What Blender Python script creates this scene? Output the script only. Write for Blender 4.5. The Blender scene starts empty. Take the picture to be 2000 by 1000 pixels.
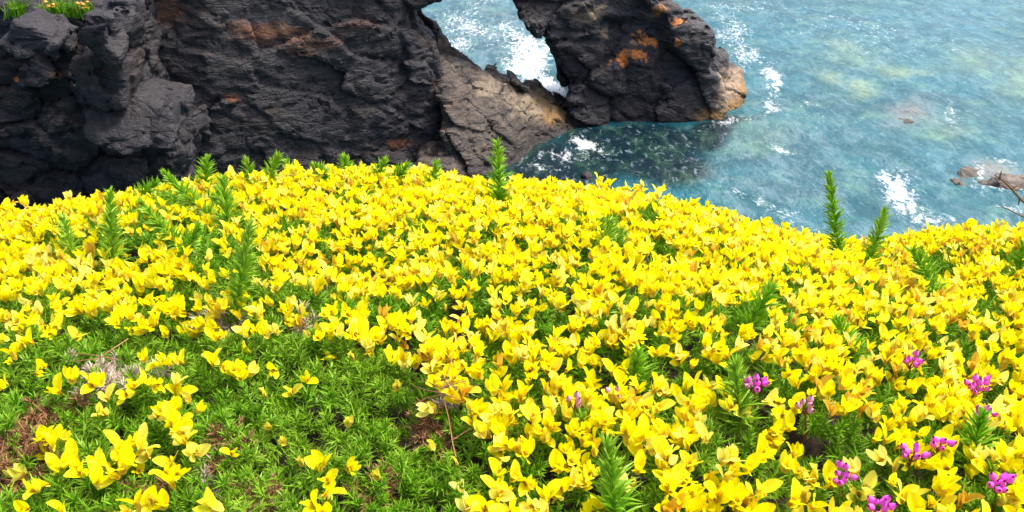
import bpy, math, numpy as np
from mathutils import Matrix, Vector
rng = np.random.default_rng(7)
C = bpy.context.scene.collection
R = math.radians

# ------------------------------------------------------------------ camera, sky, sun, exposure
CAM = np.array([0.0, 0.0, 26.0]); PITCH = R(30); F = 2000 * 30 / 36.0
cd = bpy.data.cameras.new('camera'); cam = bpy.data.objects.new('camera', cd); C.objects.link(cam)
cam.location = CAM; cam.rotation_euler = (R(90) - PITCH, 0, 0)
cd.lens = 30; cd.sensor_width = 36; cd.clip_start = 0.02; cd.clip_end = 9000
bpy.context.scene.camera = cam
SUN_EL, SUN_AZ = R(60), R(62)          # azimuth from +Y towards +X
w = bpy.data.worlds.new("World"); bpy.context.scene.world = w; w.use_nodes = True
nt = w.node_tree; bg = nt.nodes['Background']; sk = nt.nodes.new('ShaderNodeTexSky')
sk.sky_type = 'NISHITA'; sk.sun_disc = False; sk.dust_density = 5; sk.air_density = .8; sk.sun_elevation = SUN_EL; sk.sun_rotation = SUN_AZ
nt.links.new(sk.outputs[0], bg.inputs[0]); bg.inputs[1].default_value = 0.10
sd = bpy.data.lights.new('sun', 'SUN'); sd.energy = 1.5; sd.angle = R(14); sd.color = (1, .96, .89)
sun = bpy.data.objects.new('sun', sd); C.objects.link(sun)
sdir = Vector((math.sin(SUN_AZ) * math.cos(SUN_EL), math.cos(SUN_AZ) * math.cos(SUN_EL), math.sin(SUN_EL)))
sun.rotation_euler = sdir.to_track_quat('Z', 'Y').to_euler(); sun.location = (20, 10, 60)
vs = bpy.context.scene.view_settings
vs.view_transform = 'Standard'; vs.look = 'None'; vs.gamma = 1; vs.exposure = 1.95

# ------------------------------------------------------------------ helpers: pixels of the 2000x1000 photo to world rays and back
cp, sp = math.cos(PITCH), math.sin(PITCH)
def ray(u, v):
    a = (np.asarray(u, float) - 1000) / F; b = (500 - np.asarray(v, float)) / F
    return np.stack(np.broadcast_arrays(a, cp + sp * b, -sp + cp * b), -1)
def proj(P):
    d = P - CAM
    dep = d[..., 1] * cp - d[..., 2] * sp
    return 1000 + F * d[..., 0] / dep, 500 - F * (d[..., 1] * sp + d[..., 2] * cp) / dep, dep
def on_sea(u, v, z=0.0):
    d = ray(u, v); t = (z - CAM[2]) / d[..., 2]
    return CAM + d * t[..., None]
def at_y(u, v, y):
    d = ray(u, v); return CAM + d * (y / d[..., 1])[..., None] if np.ndim(y) or np.ndim(d) > 1 else CAM + d * (y / d[1])

# ------------------------------------------------------------------ numpy noise
def h3(ix, iy, iz, seed=0):
    n = (ix.astype(np.int64) * 73856093) ^ (iy.astype(np.int64) * 19349663) ^ (iz.astype(np.int64) * 83492791) ^ (seed * 2654435)
    n = (n & 0xffffffff).astype(np.uint32)
    n ^= n >> np.uint32(15); n = n * np.uint32(2246822519); n ^= n >> np.uint32(13); n = n * np.uint32(3266489917); n ^= n >> np.uint32(16)
    return n.astype(np.float32) / np.float32(4294967295.0)
def vnoise(P, s=1.0, seed=0):
    P = P * s; i = np.floor(P).astype(np.int64); f = (P - i).astype(np.float32); f = f * f * (3 - 2 * f); r = 0
    for dx in (0, 1):
        for dy in (0, 1):
            for dz in (0, 1):
                k = (f[..., 0] if dx else 1 - f[..., 0]) * (f[..., 1] if dy else 1 - f[..., 1]) * (f[..., 2] if dz else 1 - f[..., 2])
                r = r + k * h3(i[..., 0] + dx, i[..., 1] + dy, i[..., 2] + dz, seed)
    return r * 2 - 1
def fbm(P, s=1.0, o=4, seed=0, g=.5):
    r = 0; a = 1
    for k in range(o):
        r = r + a * vnoise(P, s, seed + k * 17); s *= 2.03; a *= g
    return r
def worley(P, seed=0):
    i = np.floor(P).astype(np.int64); n = len(P)
    f1 = np.full(n, 9, np.float32); f2 = f1.copy(); idr = np.zeros(n, np.float32); dl = np.zeros((n, 3), np.float32)
    for dx in (-1, 0, 1):
        for dy in (-1, 0, 1):
            for dz in (-1, 0, 1):
                c = i + np.array([dx, dy, dz])
                q = np.stack([h3(c[:, 0], c[:, 1], c[:, 2], seed + k) for k in range(3)], -1)
                d = np.sqrt((((c + q * .9 + .05) - P) ** 2).sum(-1)).astype(np.float32)
                m = d < f1
                dl[m] = (P - c - q * .9 - .05)[m]
                f2 = np.where(m, f1, np.minimum(f2, d)); idr = np.where(m, h3(c[:, 0], c[:, 1], c[:, 2], seed + 9), idr); f1 = np.where(m, d, f1)
    return f1, f2, idr, dl
def sstep(a, b, x):
    t = np.clip((x - a) / (b - a), 0, 1); return t * t * (3 - 2 * t)

# ------------------------------------------------------------------ helpers: mesh objects
def mk(name, V, faces, mats, parent=None, attrs=None, smooth=True, matidx=None, sharp=0):
    if isinstance(faces, np.ndarray): faces = [faces]
    me = bpy.data.meshes.new(name); V = np.asarray(V, np.float32)
    me.vertices.add(len(V)); me.vertices.foreach_set('co', V.ravel())
    loops = np.concatenate([f.ravel() for f in faces]); tot = np.concatenate([np.full(len(f), f.shape[1]) for f in faces])
    me.loops.add(len(loops)); me.loops.foreach_set('vertex_index', loops.astype(np.int32))
    st = np.concatenate([[0], np.cumsum(tot)[:-1]])
    me.polygons.add(len(tot)); me.polygons.foreach_set('loop_start', st.astype(np.int32))
    me.polygons.foreach_set('use_smooth', np.full(len(tot), smooth))
    for m in (mats if isinstance(mats, (list, tuple)) else [mats]): me.materials.append(m)
    if matidx is not None: me.polygons.foreach_set('material_index', np.asarray(matidx, np.int32))
    for k, a in (attrs or {}).items():
        me.attributes.new(k, 'FLOAT', 'POINT').data.foreach_set('value', np.asarray(a, np.float32))
    me.update(calc_edges=True)
    o = bpy.data.objects.new(name, me); C.objects.link(o)
    if parent: o.parent = parent
    if sharp: me.set_sharp_from_angle(angle=R(sharp))
    return o
def tag(o, label=None, cat=None, group=None, kind=None):
    if label: o['label'] = label
    if cat: o['category'] = cat
    if group: o['group'] = group
    if kind: o['kind'] = kind
    return o
def thing(name, label, cat, loc, group=None):
    o = bpy.data.objects.new(name, None); C.objects.link(o); o.location = loc; o.empty_display_size = .1
    return tag(o, label, cat, group)

# ------------------------------------------------------------------ helpers: materials
class M:
    def __init__(s, name):
        s.m = bpy.data.materials.new(name); s.m.use_nodes = True; s.t = s.m.node_tree
        s.b = s.t.nodes['Principled BSDF']; s.out = s.t.nodes['Material Output']
    def n(s, typ, ins=None, **kw):
        nd = s.t.nodes.new('ShaderNode' + typ)
        for k, v in kw.items(): setattr(nd, k, v)
        for k, v in (ins or {}).items(): s.set(nd.inputs[k], v)
        return nd
    def set(s, sock, v):
        if isinstance(v, bpy.types.NodeSocket): s.t.links.new(v, sock)
        elif isinstance(v, (tuple, list)) and len(v) == 3 and sock.type == 'RGBA': sock.default_value = (*v, 1)
        else: sock.default_value = v
    def math(s, op, a, b=0.0, c=0.0): 
        nd = s.n('Math', operation=op); s.set(nd.inputs[0], a); s.set(nd.inputs[1], b); s.set(nd.inputs[2], c); return nd.outputs[0]
    def attr(s, name): return s.n('Attribute', attribute_name=name).outputs['Fac']
    def ramp(s, v, a, b):
        return s.n('MapRange', {'Value': v, 'From Min': a, 'From Max': b}, interpolation_type='SMOOTHSTEP').outputs[0]
    def mix(s, f, a, b, mode='MIX'):
        nd = s.n('Mix', data_type='RGBA', blend_type=mode); s.set(nd.inputs[0], f); s.set(nd.inputs[6], a); s.set(nd.inputs[7], b); return nd.outputs[2]
    def noise(s, vec, scale, detail=5, rough=.55, dist=0.0):
        nd = s.n('TexNoise', {'Scale': scale, 'Detail': detail, 'Roughness': rough, 'Distortion': dist})
        if vec is not None: s.set(nd.inputs['Vector'], vec)
        return nd.outputs[0]
    def coord(s, scale=(1, 1, 1), rot=(0, 0, 0)):
        g = s.n('NewGeometry').outputs['Position']; return s.n('Mapping', {'Vector': g, 'Scale': scale, 'Rotation': rot}).outputs[0]
    def bump(s, h, strength, dist, prev=None):
        nd = s.n('Bump', {'Height': h, 'Strength': strength, 'Distance': dist})
        if prev is not None: s.set(nd.inputs['Normal'], prev)
        return nd.outputs[0]

def rock_material(name, dark, mid, pale, rust_col):
    k = M(name); p = k.coord(); ps = k.coord((.5, .5, 1.7), (.15, .28, 0))
    a = k.noise(p, .35, 6, .6); b = k.noise(ps, 1.3, 8, .65, .6); c = k.noise(p, 5, 6, .65)
    col = k.mix(k.ramp(b, .35, .68), dark, mid)
    col = k.mix(k.math('MULTIPLY', k.ramp(a, .5, .75), .55), col, rust_col)
    pl = k.math('ADD', k.attr('pale'), k.math('MULTIPLY', k.math('SUBTRACT', b, .5), 1.1))
    pl = k.math('MULTIPLY', k.ramp(pl, .25, .8), k.ramp(k.attr('pale'), 0, .25)); col = k.mix(pl, col, pale)
    oc = k.ramp(k.math('ADD', k.attr('ochre'), k.math('MULTIPLY', k.math('SUBTRACT', c, .5), .9)), .3, .75)
    oc = k.math('MULTIPLY', oc, k.ramp(k.attr('ochre'), 0, .2)); col = k.mix(oc, col, (.25, .135, .038))
    ru = k.ramp(k.math('ADD', k.attr('rust'), k.math('MULTIPLY', k.math('SUBTRACT', b, .5), 1.0)), .35, .9)
    ru = k.math('MULTIPLY', ru, k.ramp(k.attr('rust'), 0, .2)); col = k.mix(ru, col, (.16, .058, .022))
    li = k.ramp(k.math('ADD', k.attr('lichen'), k.math('MULTIPLY', k.math('SUBTRACT', k.noise(p, 3.2, 8, .75), .5), 2.6)), .42, .62)
    li = k.math('MULTIPLY', li, k.ramp(k.attr('lichen'), 0, .2)); col = k.mix(li, col, (.55, .17, .025))
    we = k.math('MULTIPLY', k.attr('wet_dark'), .8); col = k.mix(we, col, (.012, .007, .008))
    sp_ = k.ramp(k.noise(p, 7, 4, .7), .68, .75); col = k.mix(k.math('MULTIPLY', sp_, .35), col, (.16, .14, .13))
    st = k.n('Mapping', {'Vector': p, 'Scale': (.5, .6, 2.0), 'Rotation': (0, R(-24), 0)}).outputs[0]; sn = k.noise(st, 1.0, 8, .7, .3)
    k.set(k.b.inputs['Base Color'], k.mix(k.math('MULTIPLY', k.ramp(sn, .52, .36), .55), col, (.008, .007, .009))); k.b.inputs['Roughness'].default_value = .6
    v = k.n('TexVoronoi', {'Vector': k.mix(.3, st, k.n('TexNoise', {'Vector': p, 'Scale': .5, 'Detail': 5}).outputs[1]), 'Scale': .8}, feature='DISTANCE_TO_EDGE').outputs[0]
    vb = k.n('TexVoronoi', {'Vector': k.mix(.16, k.n('Mapping', {'Vector': p, 'Scale': (.22, .3, .85), 'Rotation': (0, R(30), 0)}).outputs[0], k.n('TexNoise', {'Vector': p, 'Scale': .8, 'Detail': 5}).outputs[1]), 'Scale': .8}, feature='DISTANCE_TO_EDGE').outputs[0]
    n1 = k.bump(k.ramp(v, 0, .03), .45, .25); n1 = k.bump(k.ramp(vb, 0, .025), .5, .35, n1); n2 = k.bump(sn, .6, .45, n1); n2 = k.bump(b, .6, .4, n2); n3 = k.bump(c, .85, .17, n2)
    k.set(k.b.inputs['Normal'], n3)
    return k.m
MAT_ROCK = rock_material('dark_rock', (.0092, .0075, .0108), (.023, .0185, .0245), (.26, .18, .11), (.055, .03, .018))
MAT_LEDGE = rock_material('brown_rock', (.045, .034, .027), (.125, .094, .07), (.26, .195, .125), (.15, .09, .05))

def leaf_material(name, c1, c2, tip, trans=.3, rough=.45):
    k = M(name); r = k.n('NewGeometry').outputs['Random Per Island']
    g = k.noise(k.coord(), 14, 3)
    col = k.mix(r, c1, c2); col = k.mix(k.math('MULTIPLY', k.ramp(g, .35, .7), .45), col, tip)
    col = k.mix(k.math('MULTIPLY', k.math('POWER', k.attr('t'), 2.0), .7), col, tip)
    k.set(k.b.inputs['Base Color'], col); k.b.inputs['Roughness'].default_value = rough; k.b.inputs['Specular IOR Level'].default_value = .25
    tr = k.n('BsdfTranslucent', {'Color': col}); mx = k.n('MixShader', {'Fac': trans}); k.set(mx.inputs[1], k.b.outputs[0]); k.set(mx.inputs[2], tr.outputs[0])
    k.set(k.out.inputs[0], mx.outputs[0]); return k.m
MAT_SPINE = leaf_material('gorse_spine', (.085, .29, .004), (.18, .43, .010), (.42, .58, .05), .42)
MAT_SHOOT = leaf_material('young_gorse_spine', (.19, .45, .008), (.31, .58, .025), (.56, .68, .10), .5)
MAT_DEAD = leaf_material('dead_spine', (.12, .04, .016), (.28, .12, .05), (.46, .28, .14), .1, .7)
MAT_STRAW = leaf_material('straw_spine', (.3, .2, .13), (.52, .42, .33), (.62, .54, .45), .1, .7)
MAT_WOOD = leaf_material('gorse_stem', (.1, .06, .03), (.16, .1, .05), (.14, .12, .04), 0, .8)
def petal_material():
    k = M('gorse_petal'); r = k.n('NewGeometry').outputs['Random Per Island']
    c = k.mix(r, (.93, .81, .002), (.95, .88, .005))
    c = k.mix(k.math('MULTIPLY', k.attr('age'), .8), c, (.62, .25, .02))
    c = k.mix(k.math('MULTIPLY', k.ramp(k.attr('t'), .5, 0), .42), c, (.80, .50, .012))
    c = k.mix(k.math('MULTIPLY', k.attr('pale'), .5), c, (.95, .88, .40))
    k.set(k.b.inputs['Base Color'], c); k.b.inputs['Roughness'].default_value = .5; k.b.inputs['Specular IOR Level'].default_value = .22
    tr = k.n('BsdfTranslucent', {'Color': c}); mx = k.n('MixShader', {'Fac': .5}); k.set(mx.inputs[1], k.b.outputs[0]); k.set(mx.inputs[2], tr.outputs[0])
    k.set(k.out.inputs[0], mx.outputs[0]); return k.m
MAT_PETAL = petal_material()
def calyx_material():
    k = M('gorse_calyx'); r = k.n('NewGeometry').outputs['Random Per Island']
    k.set(k.b.inputs['Base Color'], k.mix(r, (.65, .36, .02), (.85, .64, .05))); k.b.inputs['Roughness'].default_value = .6; return k.m
MAT_CALYX = calyx_material()

# ------------------------------------------------------------------ setting: sea
def graded(lo, hi, step, far):
    a = np.arange(lo, hi + step * .5, step); out_hi = []; out_lo = []; d = step; x = hi
    while x < far: d *= 1.35; x += d; out_hi.append(x)
    d = step; x = lo
    while x > -far: d *= 1.35; x -= d; out_lo.append(x)
    return np.concatenate([out_lo[::-1], a, out_hi])
gx = graded(-16, 76, .3, 5000); gy = graded(36, 118, .3, 5000)
X, Y = np.meshgrid(gx, gy, indexing='ij'); P = np.stack([X, Y, np.zeros_like(X)], -1).reshape(-1, 3)
inb = (P[:, 0] > -20) & (P[:, 0] < 80) & (P[:, 1] > 30) & (P[:, 1] < 125)
pu, pv, _ = proj(P); ok = (P[:, 1] > 5); pu = np.where(ok, pu, -9999); pv = np.where(ok, pv, -9999)
wr = np.stack([fbm(P, .12, 4, 5), fbm(P, .12, 4, 55)], -1)
pu_, pv_ = pu + 30 * wr[:, 0], pv + 16 * wr[:, 1]
def blob(cx, cy, rx, ry, rot=0, a=1.0):
    c, s = math.cos(R(rot)), math.sin(R(rot)); dx, dy = pu_ - cx, pv_ - cy
    return a * np.exp(-(((dx * c + dy * s) / rx) ** 2 + ((-dx * s + dy * c) / ry) ** 2))
def blobs(L):
    r = np.zeros(len(P))
    for b in L: r = np.maximum(r, blob(*b))
    return r
foam = blobs([(1050, 120, 48, 60, 50, 1.05), (1010, 90, 50, 40, 30, .75), (930, 60, 80, 50, 0, .5), (1080, 165, 35, 25, 40, 1.2), (880, 100, 40, 25, 0, .65), (950, 10, 90, 30, 0, .42),
              (1455, 105, 45, 40, 60, .72), (1490, 160, 22, 45, 10, .75), (1440, 60, 60, 40, 20, .55), (1475, 212, 30, 12, -30, .72), (1425, 240, 60, 8, -20, .62),
              (1138, 280, 34, 15, 10, 1.2), (1165, 292, 40, 10, 30, .8), (1100, 300, 90, 22, 10, .55), (1060, 320, 60, 18, 10, .5),
              (1780, 375, 55, 26, 35, .9), (1830, 415, 70, 18, 20, .6), (1750, 350, 30, 18, 10, .6), (1945, 375, 70, 20, 5, .72), (1900, 350, 16, 28, 0, .75), (1960, 325, 60, 10, 10, .6), (1960, 420, 60, 20, 0, .6),
              (1480, 405, 120, 22, 25, .5), (1545, 290, 50, 8, 20, .58), (1700, 60, 300, 60, 0, .33), (1450, 20, 120, 30, 0, .5), (1850, 230, 60, 14, 60, .45), (1560, 210, 60, 20, 30, .4), (1340, 390, 60, 30, 20, .35)])
yell = blobs([(1735, 137, 34, 20, 0, 1), (1655, 185, 30, 16, 0, 1), (1605, 165, 24, 16, 0, .8), (1650, 110, 50, 25, 0, .6), (1890, 110, 45, 30, 0, .55), (1980, 150, 45, 40, 0, .7), (1850, 260, 60, 30, 0, .4), (1790, 135, 30, 15, 0, .6), (1480, 255, 60, 30, 0, .35), (1340, 350, 50, 20, 0, .5)])
brown = blobs([(1770, 232, 42, 20, 5, 1), (1925, 345, 40, 22, 5, 1.1), (1380, 330, 60, 12, 20, .3)])
dark = blobs([(1230, 275, 160, 38, 3, 1.0), (1300, 320, 110, 45, 5, 1.0), (1380, 265, 60, 25, -10, .8), (1130, 330, 160, 40, 0, 1), (1040, 310, 90, 50, 0, 1), (980, 345, 80, 40, 0, 1), (1250, 345, 120, 30, 10, .8), (1420, 240, 60, 14, -20, .6)])  # shadow and dark reflection of the pillar, painted into the water colour
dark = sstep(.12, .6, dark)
teal = blobs([(1900, 30, 160, 90, 0, .9), (1560, 60, 120, 60, 10, .4), (1840, 330, 60, 50, 0, .55), (1800, 80, 300, 100, 0, .6), (1950, 250, 80, 80, 0, .4), (1650, 30, 200, 50, 0, .4)])
greys = blobs([(1560, 350, 160, 120, 30, .8), (1450, 330, 120, 70, 10, .7), (1620, 270, 140, 60, 20, .5), (960, 60, 120, 110, 0, 1.3), (1800, 440, 200, 50, 0, .6)])
wz = np.where(inb, .10 * fbm(P * [1, .8, 1], .35, 4, 90) + .05 * fbm(P, 1.1, 3, 91), 0)
P[:, 2] = wz
n0, n1 = len(gx), len(gy); I = np.arange(n0 * n1).reshape(n0, n1)
Q = np.stack([I[:-1, :-1], I[1:, :-1], I[1:, 1:], I[:-1, 1:]], -1).reshape(-1, 4)
def sea_material():
    k = M('sea_water'); p = k.coord(); pd = k.coord((1.0, .55, 1), (0, 0, R(-38)))
    big = k.noise(p, .16, 5, .6, .4); med = k.noise(pd, .6, 8, .72, .5); fine = k.noise(pd, 1.9, 7, .72, .8); wide = k.noise(p, .07, 3)
    col = k.mix(k.ramp(big, .35, .66), (.002, .055, .074), (.010, .098, .125))
    col = k.mix(k.math('MULTIPLY', k.ramp(med, .45, .66), .52), col, (.11, .195, .22))
    col = k.mix(k.math('MULTIPLY', k.attr('teal'), .92), col, k.mix(k.ramp(med, .35, .66), (.003, .075, .11), (.05, .165, .2)))
    col = k.mix(k.math('MULTIPLY', k.attr('grey'), .42), col, k.mix(k.ramp(med, .32, .68), (.03, .065, .08), (.15, .2, .22)))
    col = k.mix(k.math('MULTIPLY', k.ramp(k.noise(p, .3, 4, .6), .5, .72), .4), col, (.11, .235, .16))
    col = k.mix(k.math('MULTIPLY', k.attr('yellow'), k.math('ADD', k.math('MULTIPLY', med, .7), .05)), col, (.3, .36, .15))
    col = k.mix(k.math('MULTIPLY', k.attr('brown'), .6), col, k.mix(med, (.1, .085, .08), (.33, .28, .25)))
    tiny = k.noise(pd, 4.2, 6, .7, .5)
    col = k.mix(k.math('MULTIPLY', k.ramp(fine, .48, .36), .6), col, (.003, .052, .075)); col = k.mix(k.math('MULTIPLY', k.ramp(k.math('ADD', k.math('MULTIPLY', fine, .6), k.math('MULTIPLY', tiny, .4)), .53, .66), .38), col, (.22, .33, .36))
    shade_col = k.mix(k.ramp(med, .45, .66), (.003, .010, .016), (.016, .045, .026)); shade_col = k.mix(k.ramp(fine, .53, .68), shade_col, (.12, .16, .18))
    col = k.mix(k.math('MULTIPLY', k.attr('dark'), .95), col, shade_col)  # painted shade on the water before the pillar
    f0 = k.attr('foam')
    rn = k.noise(pd, .75, 6, .6, 1.6); ridge = k.math('SUBTRACT', 1, k.math('MULTIPLY', k.math('ABSOLUTE', k.math('SUBTRACT', rn, .5)), 5))
    f2 = k.noise(p, 4.5, 5, .75, .8)
    fr = k.math('ADD', k.math('MULTIPLY', fine, .62), k.math('MULTIPLY', f2, .38)); fr = k.math('ADD', fr, k.math('MULTIPLY', k.math('MAXIMUM', ridge, 0), .13))
    fr = k.math('ADD', fr, k.math('MULTIPLY', k.math('SUBTRACT', f0, .37), .34)); fr = k.math('ADD', fr, k.math('MULTIPLY', k.math('SUBTRACT', wide, .5), .2))
    fm = k.math('MULTIPLY', k.ramp(fr, .61, .82), k.math('ADD', .25, k.math('MULTIPLY', k.ramp(k.math('ADD', tiny, k.math('MULTIPLY', f0, .06)), .42, .56), .8)))
    col = k.mix(fm, col, (.74, .78, .80))
    k.set(k.b.inputs['Base Color'], col); k.b.inputs['IOR'].default_value = 1.33; k.b.inputs['Specular IOR Level'].default_value = .19
    k.set(k.b.inputs['Roughness'], k.math('ADD', .11, k.math('MULTIPLY', fm, .5)))
    b1 = k.bump(k.noise(pd, .8, 6, .65, .6), .4, .7); b2 = k.bump(k.noise(pd, 3.0, 5, .65), .45, .2, b1)
    k.set(k.b.inputs['Normal'], b2); return k.m
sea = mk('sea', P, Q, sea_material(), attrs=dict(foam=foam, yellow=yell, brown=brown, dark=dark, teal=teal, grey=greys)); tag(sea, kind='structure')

# ------------------------------------------------------------------ rocks: signed distance fields turned into closed meshes
def poly_sdf(px, py, poly):
    d = np.full(px.shape, 1e9); s = np.ones(px.shape); n = len(poly)
    for i in range(n):
        ax, ay = poly[i]; bx, by = poly[i - 1]; ex, ey = bx - ax, by - ay; wx, wy = px - ax, py - ay
        t = np.clip((wx * ex + wy * ey) / (ex * ex + ey * ey + 1e-12), 0, 1); d = np.minimum(d, (wx - ex * t) ** 2 + (wy - ey * t) ** 2)
        c1, c2, c3 = py >= ay, py < by, ex * wy > ey * wx
        s = np.where((c1 & c2 & c3) | (~c1 & ~c2 & ~c3), -s, s)
    return s * np.sqrt(d)
def surface_nets(D, org, h):
    nx, ny, nz = D.shape; S = D < 0
    cs = sum(S[a:nx - 1 + a, b:ny - 1 + b, c:nz - 1 + c].astype(np.int8) for a in (0, 1) for b in (0, 1) for c in (0, 1))
    act = (cs > 0) & (cs < 8); idx = np.full(act.shape, -1, np.int64); ijk = np.argwhere(act); idx[act] = np.arange(len(ijk))
    acc = np.zeros((len(ijk), 3)); cnt = np.zeros(len(ijk)); cor = [(a, b, c) for a in (0, 1) for b in (0, 1) for c in (0, 1)]
    val = {q: D[ijk[:, 0] + q[0], ijk[:, 1] + q[1], ijk[:, 2] + q[2]] for q in cor}
    for q in cor:
        for ax in range(3):
            if q[ax] == 0:
                q2 = list(q); q2[ax] = 1; q2 = tuple(q2); m = (val[q] < 0) != (val[q2] < 0)
                t = np.where(m, val[q] / (val[q] - val[q2] + 1e-12), 0); pos = np.array(q, float) + np.outer(t, np.eye(3)[ax]); acc[m] += pos[m]; cnt[m] += 1
    V = (ijk + acc / cnt[:, None]) * h + org; F_ = []
    for ax in range(3):
        a = [slice(None)] * 3; b = [slice(None)] * 3; a[ax] = slice(0, -1); b[ax] = slice(1, None)
        A, B = S[tuple(a)], S[tuple(b)]; E = np.argwhere(A != B); o1, o2 = [(1, 2), (2, 0), (0, 1)][ax]
        E = E[(E[:, o1] > 0) & (E[:, o2] > 0) & (E[:, o1] < D.shape[o1] - 1) & (E[:, o2] < D.shape[o2] - 1)]
        def id_(d1, d2):
            e = E.copy(); e[:, o1] -= d1; e[:, o2] -= d2; return idx[e[:, 0], e[:, 1], e[:, 2]]
        q = np.stack([id_(1, 1), id_(0, 1), id_(0, 0), id_(1, 0)], -1); fl = ~A[E[:, 0], E[:, 1], E[:, 2]]
        q[fl] = q[fl][:, ::-1]; F_.append(q)
    return V, np.concatenate(F_)
def biggest(V, Q):
    lab = np.arange(len(V)); e = np.concatenate([Q[:, [0, 1]], Q[:, [1, 2]], Q[:, [2, 3]], Q[:, [3, 0]]])
    for _ in range(400):
        old = lab.copy(); m = np.minimum(lab[e[:, 0]], lab[e[:, 1]]); np.minimum.at(lab, e[:, 0], m); np.minimum.at(lab, e[:, 1], m); lab = lab[lab]; lab = lab[lab]
        if (lab == old).all(): break
    k = np.bincount(lab).argmax(); keep = lab == k; ix = np.cumsum(keep) - 1
    return V[keep], ix[Q[keep[Q].all(1)]]
def vnormals(V, Q):
    n = np.cross(V[Q[:, 2]] - V[Q[:, 0]], V[Q[:, 3]] - V[Q[:, 1]]); N = np.zeros_like(V)
    for k in range(4): np.add.at(N, Q[:, k], n)
    return N / (np.linalg.norm(N, axis=1, keepdims=True) + 1e-9)
def smax(a, b, k):
    h = np.clip(.5 - .5 * (b - a) / k, 0, 1); return b + (a - b) * h + k * h * (1 - h)
def px_to_xz(poly, yb, lean):
    out = []
    for u, v in poly:
        d = ray(u, v); y = 60.0
        for _ in range(12):
            p = CAM + d * (y / d[1]); y = .5 * y + .5 * (yb(p[0]) + lean * p[2])
        out.append((p[0], p[2]))
    return out
def rock(poly, yb, lean, thick, box, h, blocks, extra=None, round_=1.2, seed=0, flare=0.0, xz=None, calm=None):
    (x0, x1), (y0, y1), (z0, z1) = box
    gx, gy, gz = np.arange(x0, x1, h), np.arange(y0, y1, h), np.arange(z0, z1, h)
    XZ = xz or px_to_xz(poly, yb, lean); GX, GZ = np.meshgrid(gx, gz, indexing='ij'); d2 = poly_sdf(GX, GZ, XZ).astype(np.float32)
    yf = (yb(GX) + lean * np.clip(GZ, -2, 30)).astype(np.float32)
    q = gy[None, :, None] - yf[:, None, :]; dy = np.abs(q - thick / 2) - thick / 2
    D = smax(d2[:, None, :] + flare * np.clip(q, 0, 20), dy, round_).astype(np.float32); del q, dy
    if extra: D = extra(D, gx, gy, gz)
    m = np.argwhere(np.abs(D) < 1.3); Pn = m * h + np.array([x0, y0, z0])
    off = np.zeros(len(Pn), np.float32)
    for (scale, rot, amp, crack, cw, sd_) in blocks:
        c, s = math.cos(R(rot)), math.sin(R(rot)); Pr = np.stack([Pn[:, 0] * c + Pn[:, 2] * s, Pn[:, 1], -Pn[:, 0] * s + Pn[:, 2] * c], -1)
        Pr = Pr + .16 * scale[0] * np.stack([vnoise(Pn, 1 / scale[0], sd_ + 30 + k) for k in range(3)], -1)
        f1, f2, r, dl = worley(Pr / np.array(scale), sd_); a1, a2 = r * 37.7 % 6.283, (r * 91.3 % 1) * 2 - 1; off += 1.4 * amp * (dl[:, 0] * np.cos(a1) + dl[:, 1] * np.sin(a1) + dl[:, 2] * a2); off += amp * (r * 2 - 1) - crack * np.exp(-((f2 - f1) / cw) ** 2)
    if calm: off *= calm(Pn)
    D[m[:, 0], m[:, 1], m[:, 2]] -= np.clip(off, -1.1, 1.1)
    D[[0, -1]] = 1; D[:, [0, -1]] = 1; D[:, :, [0, -1]] = 1
    V, Fq = biggest(*surface_nets(D, np.array([x0, y0, z0]), h)); N = vnormals(V, Fq)
    rg = np.abs(fbm(V * [.8, 1, 1.5], .55, 3, seed + 5)); V = V + N * (.06 * fbm(V * [1, 1, 1.8], 1.6, 3, seed + 3) - .11 * np.exp(-(rg / .06) ** 2) + .03 * vnoise(V, 3.1, seed + 8))[:, None]
    return V, Fq, vnormals(V, Fq)
def paint(V, N, L, warp=(16, 12)):
    u, v, _ = proj(V); u = u + warp[0] * fbm(V, .7, 3, 61); v = v + warp[1] * fbm(V, .7, 3, 62); r = np.zeros(len(V)); face = ((CAM - V) * N).sum(1) > 0
    for cx, cy, rx, ry, a in L: r = np.maximum(r, a * np.exp(-(((u - cx) / rx) ** 2 + ((v - cy) / ry) ** 2)))
    return r * face

arch_px = [(-700, 900), (-700, -330), (300, -350), (900, -330), (1120, -290), (1240, -170), (1290, -40), (1308, 10), (1338, 38), (1350, 55), (1382, 55), (1402, 66), (1406, 110), (1412, 140), (1425, 180), (1425, 235), (1400, 330), (1120, 330), (1112, 208), (1092, 175), (1075, 130), (1062, 100), (1045, 68), (1018, 40), (985, 0), (955, -60), (915, -90), (880, -60), (866, 0), (852, 20), (806, 45), (820, 75), (846, 94), (864, 140), (884, 190), (880, 250), (905, 330), (915, 900)]
def arch_yb(x): return np.interp(x, [-45, -20, -8, -3, 4, 8, 18, 24], [47, 53, 58.5, 60.5, 65.5, 67, 68.3, 69])
FOOT = on_sea(1405, 205)
def foot(D, gx, gy, gz):
    x, y, z = gx[:, None, None], gy[None, :, None], gz[None, None, :]
    for c, r in (((FOOT[0] - .3, FOOT[1] + 2.0, -.4), (3.3, 3.4, 2.3)), ((FOOT[0] + 1.0, FOOT[1] + 3.6, .2), (2.0, 2.2, 2.2)), ((FOOT[0] - 2.5, FOOT[1] + .6, -.7), (3.8, 2.2, 1.5)), ((FOOT[0] - 1.2, FOOT[1] + 2.6, 2.2), (2.0, 2.4, 2.4))):
        e = (np.sqrt(((x - c[0]) / r[0]) ** 2 + ((y - c[1]) / r[1]) ** 2 + ((z - c[2]) / r[2]) ** 2) - 1) * min(r)
        D = -smax(-D, -e.astype(np.float32), .6)
    return D.astype(np.float32)
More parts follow.
